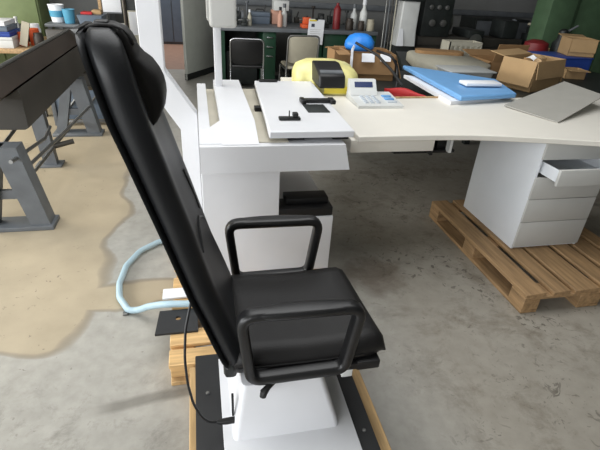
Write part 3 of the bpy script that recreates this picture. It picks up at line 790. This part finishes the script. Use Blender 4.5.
# toolboxes etc
def case(x0, x1, y0, y1, h, m, label, name='tool_box', z=.8505, handle=True):
    t = thing(name, label, 'box', ((x0+x1)/2, (y0+y1)/2, z))
    B(x0, x1, y0, y1, z, z+h*.62, bev=.006).build('box_body', m, t)
    B(x0-.004, x1+.004, y0-.004, y1+.004, z+h*.63, z+h, bev=.008).build('lid', m, t)
    if handle: MB().tube(round_path([((x0+x1)/2-.06, (y0+y1)/2, z+h), ((x0+x1)/2-.05, (y0+y1)/2, z+h+.03), ((x0+x1)/2+.05, (y0+y1)/2, z+h+.03), ((x0+x1)/2+.06, (y0+y1)/2, z+h)], .02, 3, False), .007, 8).build('handle', 'black', t)
    return t
case(.78, 1.03, 6.9, 7.15, .15, 'bluegrey', 'blue grey tool box towards the back of the workbench')
case(1.64, 1.84, 6.66, 6.86, .07, 'machine', 'flat dark tool case left of the red spray can')
case(.33, .43, 6.95, 7.15, .14, 'darkbrown', 'dark brown box at the left end of the workbench')
t = thing('carton', 'salmon and white carton standing at the back of the workbench', 'carton', (1.18, 7.0, .85))
B(1.07, 1.27, 6.95, 7.1, .8505, 1.03, bev=.004).build('carton_body', 'skin', t); B(1.09, 1.30, 6.90, 7.12, 1.031, 1.16, bev=.004).build('lid', 'whitebox', t)
t = thing('bench_vise', 'dark bench vise on the workbench, between grinder and tool box', 'vise', (.64, 6.6, .85))
B(.60, .68, 6.56, 6.70, .8505, .89, bev=.008).build('base', 'machine', t); B(.61, .67, 6.58, 6.65, .89, .945, bev=.006).build('jaw', 'machine', t)
MB().tube([(.56, 6.61, .92), (.72, 6.61, .92)], .008, 8).build('spindle', 'steel', t)
rnd = random.Random(3)
for i in range(16):
    x = .50+i*.125+rnd.uniform(-.02, .02); y = rnd.uniform(7.2, 7.3); hh = rnd.uniform(.08, .24)
    k = i % 4; m = rnd.choice(['machine', 'darkmetal', 'darkbrown', 'greypaint', 'machine'])
    t = thing('small_tool', 'small dark workshop tool in the crowded back row of the green workbench', 'tool', (x, y, .851), 0, 'small dark tools on the green workbench')
    if k == 0:
        B(x-.035, x+.035, y-.04, y+.04, .8505, .8505+hh*.5, bev=.006).build('body', m, t); MB().tube([(x, y, .85+hh*.5), (x+.02, y, .85+hh)], .01, 8).build('handle', 'black', t)
    elif k == 1:
        MB().lathe([(.03, 0), (.04, .01), (.035, hh*.6), (.015, hh*.7), (.015, hh), (.002, hh)], (x, y, .8505), 14).build('body', m, t)
    elif k == 2:
        MB().lathe([(.045, 0), (.045, .02), (.012, .03), (.012, hh), (.03, hh+.005), (.03, hh+.03), (.002, hh+.03)], (x, y, .8505), 14).build('body', m, t)
    else:
        B(x-.045, x+.045, y-.03, y+.03, .8505, .8505+hh*.8, bev=.008).build('body', m, t); MB().lathe([(.022, 0), (.022, -.012), (.002, -.013)], (x, y-.03, .8505+hh*.5), 12, 'Y').build('dial', 'steel', t)
# grey wall panel above bench: cable duct along the wall
tr = B(.35, 8.8, 7.84, 7.9, 1.02, 1.10, bev=.005).build('trim_2', 'greypaint'); struct(tr)

# ------------------------------------------------------------------ lathe and other machines at the back right
L_ = thing('metal_lathe', 'long dark metalworking lathe with headstock and dials at the back right', 'lathe', (3.9, 6.6, 0))
B(3.1, 3.65, 6.35, 7.0, 0, .62, bev=.01).build('pedestal', 'machine', L_); B(4.35, 4.8, 6.35, 7.0, 0, .62, bev=.01).build('pedestal', 'machine', L_)
B(3.05, 4.85, 6.3, 7.05, .62, .66, bev=.006).build('chip_tray', 'darkmetal', L_)
mb = MB(); mb.box(3.1, 4.8, 6.42, 6.52, .70, .82, bev=.006); mb.box(3.1, 4.8, 6.72, 6.82, .70, .82, bev=.006); mb.box(3.1, 4.8, 6.45, 6.8, .66, .72)
mb.build('bed', 'darkmetal', L_)
hs = B(3.1, 3.55, 6.38, 6.95, .82, 1.35, bev=.02).build('headstock', 'machine', L_)
for x, z, r in ((3.2, 1.2, .03), (3.32, 1.2, .03), (3.44, 1.2, .03), (3.25, 1.0, .045), (3.42, 1.0, .045)):
    MB().lathe([(r, 0), (r, -.025), (r*.6, -.03), (.002, -.03)], (x, 6.38, z), 16, 'Y').build('dial', 'steel', hs)
MB().lathe([(.04, 0), (.13, .005), (.13, .09), (.05, .1), (.05, .12), (.002, .12)], (3.55, 6.62, 1.0), 22, 'X').build('chuck', 'steel', L_)
cr = B(3.85, 4.1, 6.36, 6.86, .82, .92, bev=.01).build('carriage', 'machine', L_)
MB().lathe([(.09, 0), (.1, -.008), (.1, -.02), (.02, -.025), (.002, -.03)], (3.97, 6.36, .78), 20, 'Y').build('handwheel', 'steel', cr)
ts = B(4.45, 4.7, 6.45, 6.8, .82, 1.06, bev=.02).build('tailstock', 'machine', L_)
MB().lathe([(.09, 0), (.1, .008), (.1, .02), (.02, .03), (.002, .03)], (4.70, 6.62, .98), 20, 'X').build('handwheel', 'greypaint', ts)
# white duct standing by the lathe
DU = thing('air_duct', 'white tapered metal duct standing upright by the lathe', 'duct', (2.92, 6.42, 0))
B(2.68, 3.0, 6.28, 6.60, 0, .70, bev=.01).build('base_cabinet', 'machine', DU)
mb = MB().loft([rring(2.71, 3.0, 6.26, 6.5, .70, .02), rring(2.74, 3.0, 6.3, 6.5, .9, .02), rring(2.75, 3.0, 6.3, 6.5, 1.26, .02)]); mb.build('duct_body', 'whitebox', DU)
mb = MB().poly([(2.70, 6.22, .705), (2.80, 6.22, .705), (2.80, 6.3, .92), (2.745, 6.3, .92)], (0, .01, 0)); mb.build('hood', 'paper', DU)
B(2.71, 3.04, 6.27, 6.53, 1.26, 1.30, bev=.008).build('rim', 'machine', DU)
B(2.86, 2.93, 6.285, 6.299, .76, .80).build('label_plate', 'skin', DU)
# leaning bars
for k, (x0, m, lb) in enumerate(((2.56, 'steel', 'leaning grey bar nearest the white bottles'), (2.585, 'greypaint', 'leaning dark grey bar second from the white bottles'), (2.61, 'darkmetal', 'leaning dark bar third from the white bottles'), (2.637, 'padbeige', 'leaning pale bar just left of the white duct'))):
    o = MB().tube([(x0-.04, 6.30-.05*k, 0.0), (x0, 6.42-.05*k, .8), (x0+.05, 6.57-.05*k, 1.75)], .009, 10).build('metal_bar', m); tag(o, lb, 'bar', 'bars leaning at the workbench end')
# grey cabinet and pipes right of the lathe
t = thing('control_cabinet', 'grey electrical cabinet behind the right end of the lathe', 'cabinet', (4.75, 7.5, 0))
B(4.5, 5.5, 7.3, 7.8, 0, 1.02, bev=.01).build('cabinet_body', 'machine', t); B(4.52, 5.02, 7.285, 7.3, .1, .98, bev=.004).build('door', 'greypaint', t); B(5.04, 5.48, 7.285, 7.3, .1, .98, bev=.004).build('door', 'greypaint', t)
t = thing('work_light', 'small machine with pale top panel beside the lathe tailstock', 'machine', (5.0, 6.4, 0))
B(4.88, 5.12, 6.25, 6.6, 0, .9, bev=.01).build('body', 'machine', t)
mb = MB().poly([(4.84, 6.2, 1.05), (5.0, 6.2, 1.05), (4.98, 6.2, .86), (4.95, 6.2, .86), (4.93, 6.2, 1.01), (4.83, 6.2, 1.02)], (0, .25, 0)); mb.build('pale_bracket', 'seatbeige', t)
B(4.9, 5.1, 6.3, 6.55, .9, 1.0, bev=.02).build('head', 'machine', t)
o = MB().tube([(5.05, 6.15, 0), (5.15, 6.2, .8), (5.28, 6.3, 1.6)], .03, 14).build('grey_pipe', 'greypaint'); tag(o, 'thick grey pipe leaning beside the faded green pillar', 'pipe')
# green pillar and cupboard at the right
t = B(4.35, 4.72, 5.45, 5.75, 0, 3.59, bev=.008).build('pillar_1', 'green2'); struct(t)
t = thing('green_cupboard', 'dark green cupboard right of the faded green pillar', 'cupboard', (5.2, 5.7, 0))
B(4.85, 5.9, 5.6, 6.1, 0, 1.9, bev=.01).build('cupboard_body', 'green2', t); B(4.87, 5.36, 5.58, 5.6, .05, 1.86, bev=.004).build('door', 'green2', t); B(5.38, 5.88, 5.58, 5.6, .05, 1.86, bev=.004).build('door', 'green2', t)

# ------------------------------------------------------------------ sheet metal machine at the left
S = thing('folding_machine', 'long dark grey sheet metal machine with splayed legs at the left', 'machine', (-1.2, 3.6, 0))
y0, y1 = 2.2, 4.72
mb = MB().poly([(-1.05, y0, .858), (-1.115, y0, .955), (-1.135, y0, .96), (-1.30, y0, .84), (-1.12, y0, .80)], (0, y1-y0, 0)); mb.build('top_beam', 'darkbrown', S)
mb = MB().poly([(-1.04, y0+.75, .852), (-1.03, y0+.75, .82), (-1.03, y0+.75, .62), (-1.05, y0+.75, .61), (-1.32, y0+.75, .61), (-1.32, y0+.75, .80), (-1.10, y0+.75, .81)], (0, y1-y0-.75, 0)); mb.build('front_apron', 'darkmetal', S)
mb = MB().tube([(-1.125, y0, .965), (-1.125, y1, .965)], .012, 10); mb.build('edge_strip', 'steel', S)
B(-1.32, -1.03, y1, y1+.04, .58, .965, bev=.015).build('end_plate', 'darkmetal', S)
def splay_leg(y, w=.07):
    mb = MB().poly([(-1.20, y-w, .55), (-1.07, y-w, .55), (-.985, y-w, .03), (-1.10, y-w, .03)], (0, 2*w, 0)); mb.poly([(-1.25, y-w*.6, .55), (-1.16, y-w*.6, .55), (-1.30, y-w*.6, .03), (-1.39, y-w*.6, .03)], (0, 1.2*w, 0))
    mb.box(-1.42, -.965, y-w-.02, y+w+.02, 0, .03, bev=.004); mb.box(-1.32, -1.03, y-.012, y+.012, .2, .26)
    return mb.build('leg', 'greypaint', S)
splay_leg(2.85, .06)
mb = MB().poly([(-1.335, 3.86, .55), (-1.225, 3.86, .55), (-1.20, 3.86, .02), (-1.30, 3.86, .02)], (0, .07, 0)); mb.box(-1.36, -1.16, 3.83, 3.96, 0, .02, bev=.003)
mb.build('leg', 'greypaint', S)
splay_leg(4.7, .06)
for pts in ([(-1.06, 2.9, .40), (-1.05, 3.5, .36), (-1.04, 4.7, .29)], [(-1.20, 2.9, .18), (-1.19, 4.7, .16)], [(-1.08, 2.7, .50), (-1.10, 3.4, .40), (-1.2, 3.9, .33)], [(-1.24, 2.8, .45), (-1.25, 3.6, .52)]):
    MB().tube(pts, .012, 8).build('tie_rod', 'steel', S)
MB().tube([(-1.2, 3.88, .17), (-1.05, 3.92, .20)], .022, 10).build('pedal', 'darkmetal', S)
# grey framed trolley behind it
G = thing('frame_trolley', 'grey panelled frame trolley beyond the end of the sheet metal machine', 'trolley', (-1.15, 5.3, 0))
for x in (-1.46, -.90):
    for y in (5.0, 5.6): B(x-.02, x+.02, y-.02, y+.02, 0.0, .66, bev=.004).build('post', 'greypaint', G)
for z in (.02, .62):
    for y in (5.0, 5.6): B(-1.46, -.90, y-.015, y+.015, z, z+.035, bev=.004).build('cross_rail', 'steel', G)
B(-1.44, -1.20, 5.005, 5.02, .06, .40, bev=.004).build('side_panel', 'bluegrey', G); B(-1.17, -.92, 5.005, 5.02, .06, .36, bev=.004).build('side_panel', 'bluegrey', G)
for pts in ([(-1.43, 4.985, .06), (-1.22, 4.985, .30), (-1.20, 4.985, .45)], [(-1.26, 4.985, .36), (-1.10, 4.985, .24), (-.94, 4.985, .42)]): MB().tube(pts, .012, 8).build('bent_tube', 'steel', G)
B(-1.46, -.9, 5.0, 5.6, .40, .42).build('shelf', 'darkmetal', G)

# ------------------------------------------------------------------ left background
LB = thing('store_bench', 'low storage bench with clutter along the left back', 'bench', (-2.2, 5.9, 0))
B(-3.6, -1.62, 5.25, 6.2, .66, .70, bev=.005).build('bench_top', 'tanwood', LB)
for x in (-3.55, -1.7):
    for y in (5.3, 6.1): B(x, x+.06, y, y+.06, 0, .66).build('leg', 'greypaint', LB)
LB2 = thing('side_shelf', 'grey steel shelf carrying buckets left of the chair headrest', 'shelf', (-1.4, 6.0, 0))
B(-1.6, -.95, 5.75, 6.3, .86, .89, bev=.004).build('shelf_top', 'greypaint', LB2)
for x in (-1.58, -1.0):
    for y in (5.78, 6.24): B(x, x+.04, y, y+.04, 0, .86).build('leg', 'greypaint', LB2)
B(-1.58, -.96, 5.78, 6.28, .45, .47).build('lower_shelf', 'greypaint', LB2)
gw = B(-2.75, -1.80, 6.4, 6.9, 0, 1.9, bev=.01)
t = thing('green_cupboard', 'olive green cupboard at the upper left behind the storage bench', 'cupboard', (-2.3, 6.6, 0)); gw.build('cupboard_body', 'olive', t)
B(-2.73, -2.29, 6.38, 6.399, .05, 1.86, bev=.004).build('door', 'olive', t); B(-2.26, -1.82, 6.38, 6.399, .05, 1.86, bev=.004).build('door', 'olive', t)
t = thing('grey_cabinet', 'tall plain grey cabinet behind the buckets', 'cabinet', (-1.5, 7.3, 0))
B(-1.78, -1.12, 7.0, 7.5, 0, 1.9, bev=.01).build('cabinet_body', 'wall', t); B(-1.76, -1.14, 6.985, 7.0, .05, 1.86, bev=.004).build('door', 'wall', t)
# stack of flat boxes on the bench
zz = .701
for i, (h, m, lb) in enumerate(((.105, 'whitebox', 'thick white box at the bottom of the stack on the storage bench'), (.05, 'navy', 'dark blue flat box second from the bottom of the storage bench stack'), (.05, 'bluegrey', 'grey blue flat box above the dark blue one in the storage bench stack'), (.045, 'paper', 'white flat box on top of the storage bench stack'))):
    t = thing('flat_box', lb, 'box', (-2.05, 5.5, zz), 0, 'flat boxes stacked on the storage bench')
    B(-2.5+.01*i, -1.80-.012*i, 5.3, 5.62, zz, zz+h*.7, bev=.004).build('box_body', m, t)
    B(-2.503+.01*i, -1.797-.012*i, 5.297, 5.623, zz+h*.7, zz+h-.002, bev=.004).build('lid', m, t)
    zz += h
mb = MB().box(-1.73, -1.66, 5.36, 5.38, .715, .95, rot=(0, .3, 0)); 
o = mb.build('leaning_card', 'seatbeige'); tag(o, 'cream card leaning against the stack of flat boxes', 'card')
bag_prof = [(.05, 0), (.07, .02), (.075, .08), (.05, .12), (.02, .13)]
def ltag(name, label, cat, prof, c, m): return tag(MB().lathe(prof, c, 16).build(name, m), label, cat)
ltag('paint_tin', 'bright orange tin on the storage bench', 'tin', can, (-1.66, 5.55, .701), 'orange')
ltag('paint_tin', 'dull orange tin left of the bright orange tin', 'tin', [(r*.9, h*.8) for r, h in can], (-1.76, 5.50, .701), 'orange')
ltag('jar', 'white jar behind the bright orange tin', 'jar', [(r*1.2, h*1.5) for r, h in jar], (-1.70, 5.75, .701), 'paper')
ltag('jar', 'dark jar behind the dull orange tin', 'jar', [(r*1.2, h*1.4) for r, h in jar], (-1.82, 5.8, .701), 'machine')
ltag('bottle', 'grey bottle at the back of the storage bench', 'bottle', bottle, (-1.92, 5.9, .701), 'whitebox')
ltag('bottle', 'dark bottle at the back of the storage bench', 'bottle', [(r*1.2, h*.9) for r, h in bottle], (-2.02, 5.95, .701), 'darkmetal')
ltag('jar', 'brown jar at the back of the storage bench by the bottles', 'jar', [(r*1.1, h*1.1) for r, h in jar], (-1.62+.03, 5.42, .89-.189), 'darkbrown')
buck = [(.06, 0), (.065, .01), (.08, .17), (.084, .17), (.084, .18), (.076, .18), (.06, .02), (.002, .02)]
b_ = ltag('bucket', 'white and blue bucket on the grey steel shelf', 'bucket', buck, (-1.50, 5.95, .891), 'paper'); MB().lathe([(.0725, .055), (.0785, .12), (.0795, .12), (.0735, .055)], (-1.50, 5.95, .891), 16).build('band', 'teal', b_)
ltag('bucket', 'teal bucket beside the white and blue bucket', 'bucket', [(r*.8, h*.8) for r, h in buck], (-1.36, 5.86, .891), 'teal')
t = thing('plastic_bin', 'blue grey plastic bin with clutter on the grey steel shelf', 'bin', (-1.2, 6.0, .891)); mb = MB().loft([rring(-1.25, -1.02, 5.8, 6.1, .891, .02), rring(-1.27, -1.0, 5.78, 6.12, .985, .02)]); mb.build('bin_body', 'bluegrey', t)
o = B(-1.24, -1.12, 5.86, 6.0, .986, 1.01, bev=.006).build('red_box', 'red'); tag(o, 'small red box on the blue grey bin', 'box')
o = B(-1.13, -1.03, 5.9, 6.05, .986, 1.03, bev=.006).build('tan_box', 'card2'); tag(o, 'small tan box beside the small red box', 'box')
# whiteboard, posts and planks by the doorway
t = thing('white_board', 'pale blue white board on posts above the chair headrest', 'board', (-.98, 6.6, 0))
B(-1.12, -.90, 6.58, 6.6, .955, 1.6, bev=.004).build('panel', 'paper', t); B(-1.12, -.90, 6.57, 6.605, .94, .955).build('tray', 'greypaint', t)
for x in (-1.17, -.885): B(x, x+.035, 6.585, 6.62, 0, 1.7, bev=.003).build('post', 'tanwood' if x < -1 else 'seatbeige', t)
B(-1.16, -.86, 6.59, 6.61, .80, .83).build('cross_bar', 'whitebox', t); B(-1.16, -.86, 6.59, 6.61, .66, .69).build('cross_bar', 'whitebox', t)
o = B(-.83, -.70, 6.55, 6.58, .0, .985, bev=.004).build('standing_panel', 'padbeige'); tag(o, 'worn whitish panel standing by the bent white column', 'panel')
MB().box(-.82, -.73, 6.546, 6.5495, .70, .97).build('white_patch', 'paper', o)
o = MB().tube([(-.85, 6.40, 0), (-.85, 6.48, .8), (-.86, 6.54, 1.6)], .014, 10).build('leaning_pole', 'darkbrown'); tag(o, 'dark brown pole leaning between white board and worn panel', 'pole')
t = thing('notice_box', 'dark box topped by the worn whitish panel', 'box', (-.77, 6.7, 0)); B(-.86, -.66, 6.62, 6.9, 0, 1.35, bev=.005).build('box_body', 'machine', t)

# ------------------------------------------------------------------ light
def area(name, loc, target, sx, sy, power, col):
    l = bpy.data.lights.new(name, 'AREA'); l.shape = 'RECTANGLE'; l.size = sx; l.size_y = sy; l.energy = power; l.color = col
    o = bpy.data.objects.new(name, l); COL.objects.link(o); o.location = loc
    o.rotation_euler = (Vector(target)-Vector(loc)).to_track_quat('-Z', 'Y').to_euler(); return o
area('window_light', (-5.6, 1.2, 2.0), (0, 2.2, .6), 6.5, 1.9, 355, (.95, .975, 1.0))
area('window_light_front', (-2.6, -3.5, 2.1), (.6, 2.2, .5), 5.5, 2.2, 300, (.97, .985, 1.0))
area('overhead_fill', (.3, 2.6, 3.5), (.3, 2.6, 0), 3.4, 3.0, 108, (.98, .99, 1.0))  # added fill lamp below the ceiling, brightens the floor around the desk
area('sunlit_window', (-3.8, 4.6, 1.9), (-1.0, 3.6, 0), 1.6, 1.2, 90, (1.0, .93, .78))
area('beyond_light', (-.6, 10.0, 2.8), (-.4, 10.4, 0), 1.5, 1.5, 60, (1, .95, .9))
w = bpy.data.worlds.new('world'); scene.world = w; w.use_nodes = True
w.node_tree.nodes['Background'].inputs['Color'].default_value = (.75, .85, 1, 1); w.node_tree.nodes['Background'].inputs['Strength'].default_value = .6

# ------------------------------------------------------------------ camera
TH, RO, PHI = math.radians(29.554), math.radians(3.611), math.radians(13.5)
f = Vector((0, math.cos(TH), -math.sin(TH))); u = Vector((0, math.sin(TH), math.cos(TH))); r = Vector((1, 0, 0))
r2 = r*math.cos(RO)+u*math.sin(RO); u2 = u*math.cos(RO)-r*math.sin(RO)
Rz = Matrix.Rotation(-PHI, 3, 'Z'); r2, u2, f = Rz@r2, Rz@u2, Rz@f
cam = bpy.data.cameras.new('camera'); co = bpy.data.objects.new('camera', cam); COL.objects.link(co)
cam.sensor_width = 36; cam.lens = 27; cam.clip_start = .05
co.matrix_world = Matrix(((r2.x, u2.x, -f.x, 0), (r2.y, u2.y, -f.y, 0), (r2.z, u2.z, -f.z, 1.552), (0, 0, 0, 1)))
scene.camera = co
scene.view_settings.view_transform = 'Standard'
scene.view_settings.look = 'None'
scene.view_settings.exposure = -0.04
